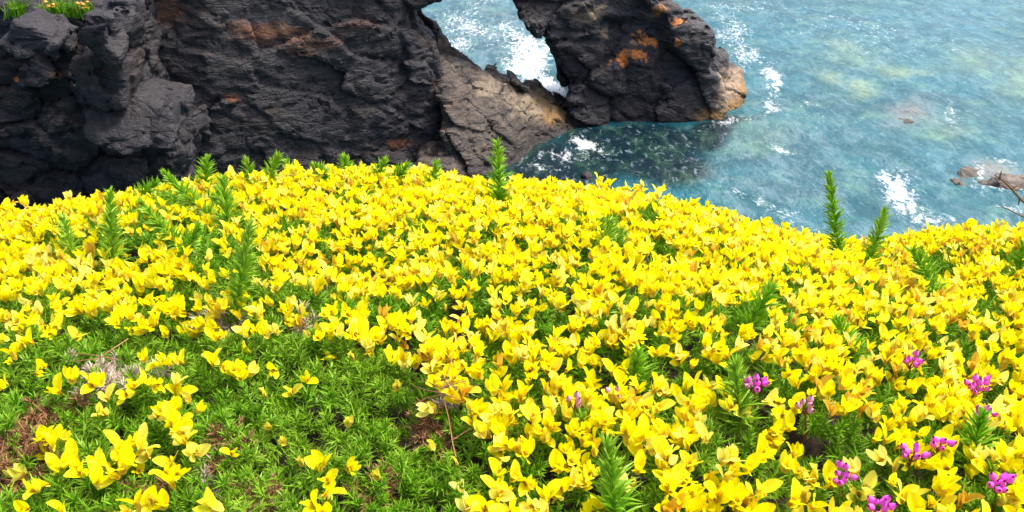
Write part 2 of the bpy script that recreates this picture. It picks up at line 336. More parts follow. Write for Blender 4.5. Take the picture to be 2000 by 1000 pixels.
V, Fq, N = rock(arch_px, arch_yb, .2, 11.0, ((-46, 21), (42, 84), (-2.5, 23)), .17,
             [((4.2, 4.0, 2.6), -22, .38, .22, .07, 11), ((1.7, 1.7, .8), -18, .09, .10, .10, 21)], foot, 1.4, 1, flare=.11, calm=lambda p: (.5 + .5 * sstep(-15, -7, p[:, 0] + 2 * fbm(p, .2, 2, 9))) * (1 - .55 * sstep(11, 13.5, p[:, 0]) * sstep(4, 2, p[:, 2])))
u_, v_, _ = proj(V)
low = sstep(1.5, .2, V[:, 2] + .35 * fbm(V, .6, 3, 77))
attrs = dict(
    rust=np.maximum(paint(V, N, [(455, 192, 24, 14, .9), (785, 275, 42, 13, 1.0), (320, 25, 70, 40, .75), (520, 60, 110, 26, .85), (600, 85, 100, 40, .7), (700, 50, 80, 40, .55), (420, 110, 60, 30, .4), (820, 20, 50, 25, .45), (800, 8, 30, 10, .4), (1250, 80, 50, 40, .5), (1270, 20, 40, 30, .45), (1130, 15, 40, 20, .35)]), .25 * (fbm(V, .22, 3, 8) > .1)),
    lichen=paint(V, N, [(1320, 40, 17, 9, 1.1), (1210, 117, 20, 14, 1.1), (1245, 116, 15, 11, 1.0), (1260, 80, 15, 11, .95), (1322, 78, 11, 7, .95), (1247, 62, 12, 9, .75), (1285, 12, 22, 14, .65)]),
    pale=np.maximum(paint(V, N, [(1150, 30, 34, 14, .75), (1185, 58, 11, 14, 1.0), (1160, 15, 30, 12, .6), (1280, 20, 26, 26, .55), (1240, 88, 9, 9, .9), (700, 35, 60, 16, .2)]), sstep(1385, 1425, u_ + 10 * fbm(V, .6, 3, 4)) * sstep(110, 150, v_) * (V[:, 0] > 8) * .95),
    ochre=np.maximum(sstep(1432, 1456, u_ + 8 * fbm(V, .6, 3, 4)) * sstep(120, 160, v_) * (V[:, 0] > 8), sstep(1330, 1380, u_) * low * .8),
    wet_dark=low * sstep(1400, 1330, u_) * .85)
arch = mk('sea_arch', V, Fq, MAT_ROCK, attrs=attrs, sharp=30)
tag(arch, 'dark layered headland pierced by a sea arch, with orange lichen on its outer pillar', 'sea arch')

led_px = [(850, 108), (866, 126), (905, 140), (945, 158), (965, 163), (1000, 186), (1016, 202), (1036, 190), (1056, 200), (1085, 218), (1105, 226), (1125, 232), (1132, 250), (1110, 300), (1030, 420), (770, 440), (800, 345), (862, 300), (846, 210)]
def led_yb(x): return np.interp(x, [-12, -4, 0, 2, 6], [53, 55.5, 58.5, 62.5, 66.5])
V, Fq, N = rock(led_px, led_yb, .95, 5.6, ((-13, 8), (50, 80), (-2.2, 10)), .14,
             [((2.6, 2.6, 1.3), -30, .27, .2, .07, 41), ((1.0, 1.0, .5), -24, .05, .06, .12, 51)], None, 1.5, 2)
u_, v_, _ = proj(V); low = sstep(1.6, .4, V[:, 2] + .3 * fbm(V, .6, 3, 77))
z0 = np.zeros(len(V))
ledge = mk('rock_ledge', V, Fq, MAT_LEDGE, sharp=30, attrs=dict(rust=z0, lichen=z0, pale=paint(V, N, [(960, 170, 90, 40, .5), (1040, 200, 60, 40, .8), (880, 130, 40, 40, .35)]), ochre=paint(V, N, [(1095, 225, 45, 28, .95), (1060, 195, 45, 25, .6), (1040, 175, 30, 15, .5)]), wet_dark=np.maximum(low * .9, paint(V, N, [(890, 290, 60, 60, .6), (980, 320, 60, 30, .8), (1030, 285, 40, 22, .9), (905, 210, 30, 40, .35)]))))  # wet near the waterline; hollows and underside also darkened in the colour
tag(ledge, 'low pale brown rock ledge between the two legs of the arch', 'rock')

but_px = [(-700, 900), (-700, -40), (-60, 0), (30, 18), (120, 26), (225, 34), (240, 70), (236, 100), (246, 150), (248, 205), (262, 240), (340, 262), (352, 300), (345, 345), (330, 420), (330, 900)]
def but_yb(x): return np.interp(x, [-40, -26, -18, -14], [43, 45.5, 48.5, 50.5])
V, Fq, N = rock(but_px, but_yb, .16, 7.0, ((-40, -14), (40, 62), (-2, 17.5)), .15,
             [((2.6, 2.4, 2.2), 20, .42, .42, .09, 71), ((1.1, 1.1, .9), 10, .16, .14, .10, 81)], None, 1.2, 3)
z0 = np.zeros(len(V))
but = mk('cliff_buttress', V, Fq, MAT_ROCK, sharp=30, attrs=dict(rust=paint(V, N, [(115, 150, 30, 25, .6), (90, 115, 60, 30, .45), (20, 60, 60, 40, .35), (60, 180, 60, 40, .35)]), lichen=paint(V, N, [(30, 168, 14, 8, .8), (150, 16, 14, 7, .9), (85, 20, 10, 7, .7)]), pale=paint(V, N, [(30, 170, 40, 30, .25), (45, 60, 25, 20, .3), (150, 220, 30, 20, .2)]), ochre=z0, wet_dark=z0))
tag(but, 'blocky dark buttress of cracked boulders at the left of the cliff', 'rock')

def boulder(name, px, y, th, lean, label, seed, tint=0.0):
    pts = [at_y(u, v, y) for u, v in px]; xz = [(p[0], p[2]) for p in pts]; xs = [p[0] for p in xz]; zs = [p[1] for p in xz]
    V, Fq, N = rock(None, lambda x: y - lean * float(np.mean(zs)) + 0 * np.asarray(x), lean, th, ((min(xs) - 1.5, max(xs) + 1.5), (y - 4, y + th + 12), (min(zs) - 1.5, max(zs) + 1.5)), .14,
                 [((1.9, 1.8, 1.3), 15, .2, .10, .06, seed)], None, .3, seed, xz=xz)
    z0 = np.zeros(len(V)); o = mk(name, V, Fq, MAT_ROCK, sharp=30, attrs=dict(rust=z0, lichen=z0, pale=z0 + tint, ochre=z0, wet_dark=z0)); tag(o, label, 'boulder', 'boulders in the cracked buttress')
    return o
boulder('boulder', [(128, 108), (200, 112), (238, 124), (244, 205), (205, 212), (160, 190), (140, 150)], 44.6, 3.5, .12, 'angular dark boulder in the middle of the buttress, below the clifftop tuft', 101)
boulder('boulder', [(168, 232), (240, 205), (320, 218), (344, 262), (338, 276), (255, 284), (200, 276), (172, 262)], 44.0, 4.2, .9, 'flat grey slab boulder with a sloping top, lowest step of the buttress', 102, .05)
boulder('boulder', [(0, 60), (20, 40), (60, 55), (110, 85), (60, 105), (20, 102), (-10, 90)], 42.6, 3.0, .3, 'rounded brown boulder near the top of the buttress at the left edge', 103, .05)
boulder('boulder', [(150, 26), (160, 90), (225, 118), (236, 80), (228, 30), (190, 22)], 44.4, 3.5, .15, 'upright dark block directly under the orange clifftop flowers', 104)

def sea_rock(u, v, size, label, tint, seed, top):
    c = on_sea(u, v); h = .12; r = np.array(size); g = [np.arange(c[i] - r[i] - .6, c[i] + r[i] + .6, h) for i in range(2)] + [np.arange(-r[2] - .6, top + .7, h)]
    x, y, z = g[0][:, None, None], g[1][None, :, None], g[2][None, None, :]
    D = ((np.sqrt(((x - c[0]) / r[0]) ** 2 + ((y - c[1]) / r[1]) ** 2 + ((z + r[2] - top) / r[2]) ** 2) - 1) * r.min()).astype(np.float32)
    G = np.stack(np.meshgrid(*g, indexing='ij'), -1).reshape(-1, 3); D -= (.35 * r.min() * fbm(G, .9 / r.min(), 4, seed)).reshape(D.shape); D[[0, -1]] = 1; D[:, [0, -1]] = 1; D[:, :, [0, -1]] = 1
    V, Fq = surface_nets(D, np.array([a[0] for a in g]), h); z0 = np.zeros(len(V))
    o = mk('sea_rock', V, Fq, MAT_LEDGE if tint else MAT_ROCK, attrs=dict(rust=z0, lichen=z0, pale=z0 + tint, ochre=z0, wet_dark=z0)); tag(o, label, 'rock', 'low rocks awash in the sea')
sea_rock(1940, 352, (3.0, 2.2, 1.2), 'low grey rock awash in a ring of foam by the dead twig', .3, 201, .26)
sea_rock(1768, 236, (2.0, 1.6, 1.0), 'flat brownish rock barely breaking the open water', .35, 202, .10)
sea_rock(1142, 345, (.55, .6, 1.3), 'small dark upright rock in the shaded water before the pillar', 0, 203, .6)

# ------------------------------------------------------------------ setting: the ground on our own clifftop (under the gorse)
lx = graded(-6, 6, .4, 60); ly = np.concatenate([np.linspace(-60, -3, 20), np.linspace(-2.5, 7, 60)]); X, Y = np.meshgrid(lx, ly, indexing='ij')
P = np.stack([X, Y, 0 * X], -1).reshape(-1, 3)
P[:, 2] = 26 - 1.15 - .1 * np.clip(P[:, 1], -20, 2) - 25.5 * sstep(1.5, 5.6, P[:, 1] + .25 * fbm(P, .5, 3, 6)) - .06 * np.clip(P[:, 1], 0, 9) + .06 * fbm(P, 1.5, 4, 3)
P[:, 2] = np.where(P[:, 1] > 6.5, -2, P[:, 2]); I = np.arange(len(lx) * len(ly)).reshape(len(lx), len(ly))
k = M('clifftop_soil'); nz = k.noise(k.coord(), 6, 8, .65); k.set(k.b.inputs['Base Color'], k.mix(k.ramp(nz, .35, .65), (.05, .035, .02), (.06, .09, .025))); k.b.inputs['Roughness'].default_value = .9
k.set(k.b.inputs['Normal'], k.bump(nz, .8, .05))
tag(mk('clifftop_ground', P, np.stack([I[:-1, :-1], I[1:, :-1], I[1:, 1:], I[:-1, 1:]], -1).reshape(-1, 4), k.m), kind='structure')

# ------------------------------------------------------------------ gorse: canopy surface
CREST = np.array([(-400, 440), (0, 418), (100, 420), (165, 432), (210, 405), (280, 384), (350, 368), (420, 352), (500, 342), (620, 340), (720, 340), (820, 348), (920, 362), (1000, 366), (1100, 374), (1200, 376), (1300, 392), (1380, 418), (1450, 440), (1540, 462), (1620, 478), (1700, 474), (1800, 462), (1900, 456), (2000, 470), (2400, 500)], float)
Y0, Z0, Q0 = .377, -.405, .75
def canopy(x, y, detail=True):
    x, y = np.asarray(x, float), np.asarray(y, float); u = 1000 + x / 1.24 * F; v = np.interp(u, CREST[:, 0], CREST[:, 1]) + 10; b_ = (500 - v) / F
    s = -(-sp + cp * b_) / (cp + sp * b_); b = (-Z0 - Y0 * s) / Q0 ** 2; a = s - 2 * b * Q0; q = y - Y0
    z = Z0 - a * q - b * q * q - .8 * np.clip(q - .95, 0, 9) ** 2
    if detail:
        Pn = np.stack([x, y, 0 * x], -1); z = z + .014 * fbm(Pn, 7, 2, 31) + .006 * fbm(Pn, 22, 2, 32)
    return z + 26
def on_canopy(u, v, lift=0.0):
    d = ray(u, v); t = np.full(d.shape[:-1], .25); hit = np.zeros(t.shape, bool)
    for _ in range(90):
        p = CAM + d * t[..., None]; hit |= p[..., 2] <= canopy(p[..., 0], p[..., 1], False) + lift + .018; t = np.where(hit, t, t + .015)
    t = t - .015; hit[:] = False
    for _ in range(24):
        p = CAM + d * t[..., None]; hit |= p[..., 2] <= canopy(p[..., 0], p[..., 1]) + lift; t = np.where(hit, t, t + .003)
    p = CAM + d * t[..., None]; p[..., 2] = canopy(p[..., 0], p[..., 1]); return p
def cnormal(P):
    e = .01; zx = (canopy(P[:, 0] + e, P[:, 1]) - canopy(P[:, 0] - e, P[:, 1])) / (2 * e); zy = (canopy(P[:, 0], P[:, 1] + e) - canopy(P[:, 0], P[:, 1] - e)) / (2 * e)
    n = np.stack([-zx, -zy, np.ones_like(zx)], -1); return n / np.linalg.norm(n, axis=1, keepdims=True)
XMIN, XMAX, YMIN, YMAX = -1.05, 1.05, .2, 1.62

# flower density over the mat: clearings and green gaps
GAPS = [(1430, 770, 38, 60), (1215, 950, 45, 70), (1490, 600, 60, 30), (1190, 450, 45, 30), (470, 540, 45, 70), (400, 480, 55, 45), (215, 450, 28, 60), (345, 390, 50, 30), (440, 400, 45, 40), (790, 600, 70, 25), (840, 645, 70, 25), (1270, 412, 30, 16),
        (1680, 660, 40, 30), (1830, 530, 45, 40), (1900, 860, 70, 40), (1900, 960, 60, 50), (1650, 975, 60, 40), (1250, 715, 30, 35), (975, 340, 26, 60), (1630, 440, 34, 50), (1720, 460, 36, 40), (700, 600, 50, 25), (270, 480, 45, 25), (1900, 690, 70, 25), (1985, 520, 25, 40),
        (1560, 640, 30, 25), (1600, 800, 30, 30), (130, 480, 22, 34), (960, 560, 36, 18), (620, 590, 60, 25), (1060, 640, 40, 16), (1380, 600, 30, 20), (1750, 780, 30, 30), (1500, 930, 40, 40), (1330, 800, 25, 30), (1790, 860, 50, 22), (1120, 430, 25, 12), (690, 380, 30, 12), (820, 430, 24, 12), (1240, 590, 24, 14), (1060, 500, 24, 12), (880, 500, 24, 12), (1300, 480, 24, 12), (560, 440, 24, 14), (640, 480, 24, 12), (1150, 820, 30, 25), (1040, 930, 40, 20), (1700, 560, 30, 14), (1550, 520, 24, 12), (1930, 600, 40, 18)]
def density(u, v):
    D = np.full(u.shape, .95); D = np.where(v > 620, .88, D)
    D = np.where((u < 620) & (v > 550), .62, D); edge = np.interp(v, [640, 700, 760, 800, 900, 1000], [560, 740, 790, 850, 925, 905])
    D = np.where(v > 640, np.where(u < edge, .03, D * np.clip((u - edge) / 90, 0, 1) + .04), D)
    D = np.where((u < 660) & (v > 690), .03, D); D = np.where((u < 200) & (v > 900), .0, D)
    for cx, cy, rx, ry in GAPS: D = D * (1 - .96 * np.exp(-(((u - cx) / rx) ** 2 + ((v - cy) / ry) ** 2) ** 1.5))
    return D
TRACED = [(262, 612), (300, 600), (285, 632), (160, 595), (232, 622), (100, 640), (152, 652), (60, 602), (20, 650), (34, 690), (18, 738), (92, 706), (62, 655), (440, 645), (472, 655), (500, 640), (400, 628), (430, 705), (462, 722), (540, 710), (600, 738), (283, 695), (325, 700), (350, 700), (345, 745), (300, 752), (262, 755), (212, 772), (205, 805), (188, 745), (310, 800), (345, 822), (282, 852), (258, 866), (365, 862), (382, 880), (350, 845), (108, 872), (92, 856), (150, 888), (228, 892), (240, 915), (102, 932), (78, 950), (192, 940), (215, 905), (268, 890), (455, 880), (335, 918), (342, 945), (302, 968), (325, 985), (275, 988), (60, 985), (130, 990), (438, 985), (620, 980), (872, 690), (850, 702), (842, 738), (692, 655), (722, 672), (762, 690), (782, 690), (770, 622), (795, 642), (622, 655), (652, 640), (962, 872), (984, 848), (952, 980), (975, 958), (120, 915), (165, 905), (385, 795), (350, 790), (930, 800), (905, 690), (20, 610), (110, 585), (330, 598), (540, 640), (660, 600), (45, 625)]
SMALL = [(680, 830), (560, 862), (640, 945), (530, 835), (690, 700), (895, 905), (740, 935), (775, 760), (520, 770), (850, 870), (590, 905)]

# ------------------------------------------------------------------ gorse: flower and shoot prototypes (metres)
def petal(L, W, th0, th1, fold, az=0.0, roll=0.0, base=.002, nu=5, nv=6, tip=.62, cup=0.0):
    t = np.linspace(0, 1, nv); s = np.linspace(-1, 1, nu); wd = W * .5 * (np.sin(np.pi * np.clip(t, 0.02, .985) ** 1.15) ** tip)
    wd[0] = W * .12; wd[-1] = W * .13
    th = th0 + (th1 - th0) * t; dt = L / (nv - 1); yy = np.concatenate([[0], np.cumsum(np.sin(th[:-1]) * dt)]); zz = np.concatenate([[0], np.cumsum(np.cos(th[:-1]) * dt)])
    S, T = np.meshgrid(s, t); Wd = wd[:, None]; dep = fold * np.abs(S) * Wd + cup * (S ** 2) * Wd
    Vx = S * Wd; Vy = yy[:, None] - dep * np.cos(th)[:, None]; Vz = base + zz[:, None] + dep * np.sin(th)[:, None] - (np.abs(S) ** 3) * L * .05 * (T > .9)
    V = np.stack([Vx, Vy, Vz], -1).reshape(-1, 3); c, n = math.cos(roll), math.sin(roll); V = V @ np.array([[c, 0, -n], [0, 1, 0], [n, 0, c]]).T if roll else V
    c, n = math.cos(az), math.sin(az); V = V @ np.array([[c, -n, 0], [n, c, 0], [0, 0, 1]]).T
    I = np.arange(nu * nv).reshape(nv, nu); Q = np.stack([I[:-1, :-1], I[:-1, 1:], I[1:, 1:], I[1:, :-1]], -1).reshape(-1, 4)
    return V, Q, T.ravel()
def join(parts):
    V, Q, T = [], [], []; n = 0
    for v, q, t in parts: V.append(v); Q.append(q + n); T.append(t); n += len(v)
    return np.concatenate(V), np.concatenate(Q), np.concatenate(T)
def tube(pts, rad, k=5, cap=True):
    pts = np.asarray(pts, float); rad = np.asarray(rad, float); n = len(pts); d = np.gradient(pts, axis=0); d /= np.linalg.norm(d, axis=1, keepdims=True) + 1e-12
    ref = np.where(np.abs(d[:, 2:3]) > .9, [[1., 0, 0]], [[0, 0, 1.]]); a = np.cross(d, ref); a /= np.linalg.norm(a, axis=1, keepdims=True) + 1e-12; b = np.cross(d, a)
    an = np.arange(k) * 2 * np.pi / k; V = pts[:, None] + rad[:, None, None] * (np.cos(an)[None, :, None] * a[:, None] + np.sin(an)[None, :, None] * b[:, None])
    I = np.arange(n * k).reshape(n, k); Q = np.stack([I[:-1], np.roll(I[:-1], -1, 1), np.roll(I[1:], -1, 1), I[1:]], -1).reshape(-1, 4)
    return V.reshape(-1, 3), Q, np.repeat(np.linspace(0, 1, n), k)
FLOWERS = []
for i in range(14):
    j = lambda a, s=.12: a * (1 + s * rng.normal())
    op = [.9, .75, .6, 1.05, .45, .8, .7, .25, .95, .55, .8, .4, .1, .7][i]
    L = j(.0152); sc = .8 if op < .2 else 1
    banner = join([petal(L * sc, j(.0078) * sc * (.65 + .35 * op), R(8 + 14 * op), R(14 + 40 * op), .32 + .5 * (1 - min(op, 1)), roll=rng.normal() * .12, nv=7)])
    wings = join([petal(j(.0126) * sc, j(.0050), R(-10 - 22 * op), R(-6 - 26 * op), -.3, roll=R(12 + 12 * op) * sg, az=R(14) * sg * op, nu=4) for sg in (-1, 1)]
                 + [petal(j(.0115) * sc, .0052, R(-10 - 22 * op), R(-4 - 18 * op), -.9, nu=3)])
    cal = join([petal(.0078, .0062, R(6 + 10 * op), R(4), .55, base=0, nu=4, nv=4), petal(.0078, .006, R(-6 - 10 * op), R(-4), -.55, base=0, nu=4, nv=4)])
    age = [0, 0, 0, .04, .05, 0, 0, .4, 0, .08, 0, .9, .3, 0][i]; pal = [0, .1, 0, 0, .05, .6, 0, 0, .2, 0, 0, .1, .3, .85][i]
    FLOWERS.append((banner, wings, cal, age, pal))
def spine_shoot(length, n, sl, spread=R(58), rad=.0009, curve=0.0, taper=.5, branch=0):
    V, Fc, T = [], [], []; c = 0
    zz = np.clip(np.linspace(.08, 1, n) + rng.normal(size=n) * .02, .02, 1)
    for k in range(n):
        z = zz[k] * length; a = k * 2.39996 + rng.normal() * .3; th = spread * (1 - .55 * zz[k] ** 3) + rng.normal() * .24; l = sl * (1 - taper * zz[k] ** 2) * rng.uniform(.7, 1.2)
        d = np.array([math.sin(th) * math.cos(a), math.sin(th) * math.sin(a), math.cos(th)]); p0 = np.array([curve * z * z / length, 0, z])
        s1 = np.cross(d, [0, 0, 1]); s1 /= np.linalg.norm(s1) + 1e-9; s2 = np.cross(d, s1); r = rad * rng.uniform(.7, 1.25)
        mid = p0 + d * l * .55 + np.array([0, 0, .06 * l]); tipp = p0 + d * l + np.array([0, 0, .02 * l])
        b = [p0 + r * .7 * s1, p0 - r * .35 * s1 + r * .6 * s2, p0 - r * .35 * s1 - r * .6 * s2, mid + r * .75 * s1, mid - r * .4 * s1 + r * .65 * s2, mid - r * .4 * s1 - r * .65 * s2, tipp]
        V += b; T += [0, 0, 0, .5, .5, .5, 1]
        for x, y in ((0, 1), (1, 2), (2, 0)): Fc += [(c + x, c + y, c + 3 + y), (c + x, c + 3 + y, c + 3 + x), (c + 3 + x, c + 3 + y, c + 6)]
        if l > sl * .6 and branch:
            for sg in (-1, 1):
                d2 = d + sg * .75 * s1 + .25 * s2; d2 /= np.linalg.norm(d2); q0 = p0 + d * l * .3; l2 = l * .5
                c2 = c + 7 if sg < 0 else c + 11; V += [q0 + r * .6 * s1, q0 - r * .3 * s1 + r * .5 * s2, q0 - r * .3 * s1 - r * .5 * s2, q0 + d2 * l2]; T += [.2, .2, .2, 1]
                Fc += [(c2, c2 + 1, c2 + 3), (c2 + 1, c2 + 2, c2 + 3), (c2 + 2, c2, c2 + 3)]
            c += 8
        c += 7
    st = tube([(curve * z * z / length, 0, z) for z in np.linspace(0, length, 5)], np.linspace(rad * 1.5, rad * .7, 5), 4)
    q = st[1] + c; V = np.concatenate([np.array(V), st[0]]); T = np.concatenate([T, st[2] * .3]); Fc = np.array(Fc); Fc = np.concatenate([Fc, q[:, [0, 1, 2]], q[:, [0, 2, 3]]])
    return V, Fc, T
SHOOTS = [spine_shoot(rng.uniform(.013, .022), 24, rng.uniform(.0095, .0130), R(66), .00072, taper=.3, branch=1, curve=rng.normal() * .15) for _ in range(8)]
def frames(dirs, spin):
    z = dirs / np.linalg.norm(dirs, axis=1, keepdims=True); ref = np.where(np.abs(z[:, 2:3]) > .95, [[1., 0, 0]], [[0, 0, 1.]]); x = np.cross(ref, z); x /= np.linalg.norm(x, axis=1, keepdims=True); y = np.cross(z, x)
    c, s = np.cos(spin)[:, None], np.sin(spin)[:, None]; return np.stack([x * c + y * s, -x * s + y * c, z], -1)
def replicate(protos, which, pos, Rm, scale):
    V, Fc, T, ext = [], [], [], []; n = 0
    for k, pr in enumerate(protos):
        m = which == k
        if not m.any(): continue
        v = np.einsum('nij,mj->nmi', Rm[m] * scale[m][:, None, None], pr[0]) + pos[m][:, None]; cnt = m.sum(); nv = len(pr[0])
        V.append(v.reshape(-1, 3)); Fc.append((pr[1][None] + (np.arange(cnt) * nv)[:, None, None] + n).reshape(-1, pr[1].shape[1])); T.append(np.tile(pr[2], cnt)); ext.append(np.full(cnt * nv, k)); n += cnt * nv
    return np.concatenate(V), np.concatenate(Fc), np.concatenate(T), np.concatenate(ext)

# ------------------------------------------------------------------ gorse bushes
def pt(u, v): return on_canopy(np.array([u]), np.array([v]))[0]
BUSH = [((330, 900), 'open green gorse bush in the near left foreground with few yellow flowers'),
        ((260, 500), 'gorse bush at the back left with tall spiky green shoots against the dark cliff'),
        ((900, 500), 'dense yellow gorse mound below the arch with one upright shoot on its crest'),
        ((1180, 860), 'gorse bush at the bottom centre, big yellow flowers right of the green clearing'),
        ((1780, 820), 'gorse bush at the near right with magenta heather sprigs growing up through its flowers'),
        ((1650, 540), 'gorse bush at the back right, orange tinted flowers along the edge above the water')]
BC = np.array([pt(*b[0])[:2] for b in BUSH])
def owner(P): return np.argmin(((P[:, None, :2] - BC[None]) ** 2).sum(-1) + .0 , axis=1)
roots = [thing('gorse_bush', b[1], 'bush', (BC[i][0], BC[i][1], float(canopy(*BC[i])) - .55), 'gorse bushes on the clifftop') for i, b in enumerate(BUSH)]
def rel(P, i): return P - np.array(roots[i].location)

# thatch: the brown dead interior below the spines, one sheet per bush
k = M('gorse_thatch'); nz = k.noise(k.coord(), 90, 6, .7); k.set(k.b.inputs['Base Color'], k.mix(k.ramp(nz, .35, .7), (.02, .014, .008), (.06, .032, .016))); k.b.inputs['Roughness'].default_value = .9
k.set(k.b.inputs['Normal'], k.bump(nz, 1, .01)); MAT_THATCH = k.m
tx, ty = np.arange(XMIN - .1, XMAX + .1, .015), np.arange(YMIN - .1, YMAX + .1, .015); X, Y = np.meshgrid(tx, ty, indexing='ij')
TP = np.stack([X, Y, canopy(X, Y) - .040], -1).reshape(-1, 3); TP[:, 2] += .008 * fbm(TP, 40, 2, 44)
ed = np.minimum.reduce([TP[:, 0] - XMIN + .1, XMAX + .1 - TP[:, 0], TP[:, 1] - YMIN + .1, YMAX + .1 - TP[:, 1]]); TP[:, 2] -= .5 * sstep(.12, 0, ed)
I = np.arange(X.size).reshape(X.shape); TQ = np.stack([I[:-1, :-1], I[1:, :-1], I[1:, 1:], I[:-1, 1:]], -1).reshape(-1, 4); own = owner(TP[TQ].mean(1))
for i in range(len(BUSH)):
    q = TQ[own == i]; us, inv = np.unique(q, return_inverse=True); mk('thatch', rel(TP[us], i), inv.reshape(-1, 4), MAT_THATCH, roots[i])
    b = []
    for s in range(9):
        e = np.array([rng.normal() * .08, rng.normal() * .08, .40 + rng.normal() * .01]); b.append(tube([(0, 0, -.75), e * [.35, .35, .1], e * [.8, .8, .6], e], [.011, .008, .005, .003], 6))
    v, q, t = join(b); mk('stem', v, q, MAT_WOOD, roots[i], dict(t=t * 0))

# dead patches: u, v, ru, rv, count, material key
DEADP = [(48, 865, 42, 62, 150, 'dead', 'brown dried-out spines'), (215, 718, 55, 26, 60, 'straw', 'bleached straw-coloured dead spines'), (592, 612, 16, 14, 14, 'straw', 'small pale dried tuft'), (842, 812, 28, 18, 26, 'dead', 'tan dried spines around a broken twig'),
         (745, 935, 26, 18, 18, 'dead', 'brown dead spines'), (300, 940, 60, 24, 16, 'dead', 'brown dead spines'), (440, 850, 30, 14, 16, 'dead', 'brown dead spines'), (870, 738, 18, 16, 12, 'straw', 'pale dried tuft'), (420, 605, 40, 14, 18, 'straw', 'pale dried tuft'), (395, 905, 16, 20, 12, 'straw', 'pale dried tuft'), (130, 770, 40, 16, 14, 'dead', 'brown dead spines'), (480, 955, 30, 16, 14, 'dead', 'brown dead spines')]
def dead_mask(u, v):
    r = np.zeros(u.shape)
    for cx, cy, rx, ry, *_ in DEADP[:6] + DEADP[10:]: r = np.maximum(r, np.exp(-(((u - cx) / rx) ** 2 + ((v - cy) / ry) ** 2) ** 1.5))
    return r

# green spines
def scatter(step):
    gx, gy = np.meshgrid(np.arange(XMIN, XMAX, step), np.arange(YMIN, YMAX, step)); x = gx.ravel() + rng.uniform(-.5, .5, gx.size) * step; y = gy.ravel() + rng.uniform(-.5, .5, gx.size) * step
    return np.stack([x, y, canopy(x, y)], -1)
P = scatter(.0095); u, v, dep = proj(P); D = density(u, v); vis = (u > -250) & (u < 2250) & (v < 1150)
keep = (rng.random(len(P)) < np.where(vis, np.where(D > .6, .75, 1.0), .35)) & (rng.random(len(P)) > (.8 * dead_mask(u, v))) & (fbm(P, 26, 2, 71) > -.9)
P = P[keep]; u, v, D = u[keep], v[keep], D[keep]; Nn = cnormal(P)
dirs = Nn + np.array([0, -.12, .25]) + rng.normal(size=P.shape) * .5; dirs[:, 2] = np.abs(dirs[:, 2])
P = P - Nn * (.016 + np.where(D > .5, .008, 0) + .010 * rng.random(len(P)))[:, None] ; Rm = frames(dirs, rng.uniform(0, 6.28, len(P))); wh = rng.integers(0, 8, len(P)); sc = rng.uniform(.8, 1.2, len(P)); own = owner(P)
for i in range(len(BUSH)):
    m = own == i; V, Fc, T, _ = replicate(SHOOTS, wh[m], P[m], Rm[m], sc[m]); tag(mk('spines', rel(V, i), Fc, MAT_SPINE, roots[i], dict(t=T), smooth=False), kind='stuff')

# dead spines
for (cu, cv, ru, rv, n, mt, lab) in DEADP:
    uu, vv = cu + rng.normal(size=n) * ru * .5, cv + rng.normal(size=n) * rv * .5; Pd = on_canopy(uu, vv); i = int(owner(Pd.mean(0)[None])[0]); d = cnormal(Pd) * .5 + rng.normal(size=Pd.shape) * .8; d[:, 2] = np.abs(d[:, 2]) * .7 + .1
    V, Fc, T, _ = replicate(SHOOTS, rng.integers(0, 8, n), Pd - [0, 0, .02], frames(d, rng.uniform(0, 6, n)), rng.uniform(.7, 1.15, n))
    o = mk('dead_spines', rel(V, i), Fc, MAT_DEAD if mt == 'dead' else MAT_STRAW, roots[i], dict(t=T), smooth=False); o['label'] = lab

# long upright shoots: base pixel, tip pixel, spine length
LONG = [((975, 390), (974, 282), .013), ((1652, 480), (1609, 345), .012), ((1700, 495), (1728, 415), .012), ((216, 505), (215, 380), .0165), ((405, 412), (322, 340), .015), ((445, 440), (436, 352), .013), ((462, 600), (492, 440), .015), ((392, 348), (400, 312), .013), ((1205, 1010), (1216, 880), .013), ((345, 475), (268, 402), .014), ((142, 492), (122, 428), .014), ((520, 346), (533, 303), .012), ((490, 340), (480, 315), .012), ((680, 345), (676, 310), .012), ((735, 346), (742, 314), .012), ((842, 352), (862, 325), .012), ((1472, 620), (1506, 562), .013), ((1826, 570), (1808, 488), .013), ((1986, 550), (1996, 478), .013), ((1185, 480), (1196, 432), .011), ((1440, 800), (1432, 715), .013), ((1240, 735), (1246, 690), .012), ((1668, 690), (1668, 635), .012), ((1900, 885), (1915, 820), .013), ((640, 345), (625, 318), .012), ((250, 372), (300, 350), .013), ((770, 345), (790, 322), .012), ((360, 500), (395, 445), .014), ((1945, 470), (1930, 455), .01), ((575, 340), (560, 318), .012)]
for (bu, bv), (tu, tv), sl in LONG:
    p0 = pt(bu, bv); dpt = proj(p0)[2]; d = ray(tu, tv); dd = d / (d[1] * cp - d[2] * sp); p1 = CAM + dd * dpt * rng.uniform(.985, 1.0); ln = np.linalg.norm(p1 - p0); p0 = p0 - (p1 - p0) / ln * .02; ln += .02
    V, Fc, T = spine_shoot(ln, int(ln / .00040), sl * (1.75 if sl < .0135 else 1.2), R(60), .0011, curve=rng.normal() * .12, taper=.55, branch=0); Rm = frames((p1 - p0)[None], rng.uniform(0, 6, 1))[0]; i = int(owner(p0[None])[0])
    mk('shoot', rel(V @ Rm.T + p0, i), Fc, MAT_SHOOT, roots[i], dict(t=T * .7), smooth=False)

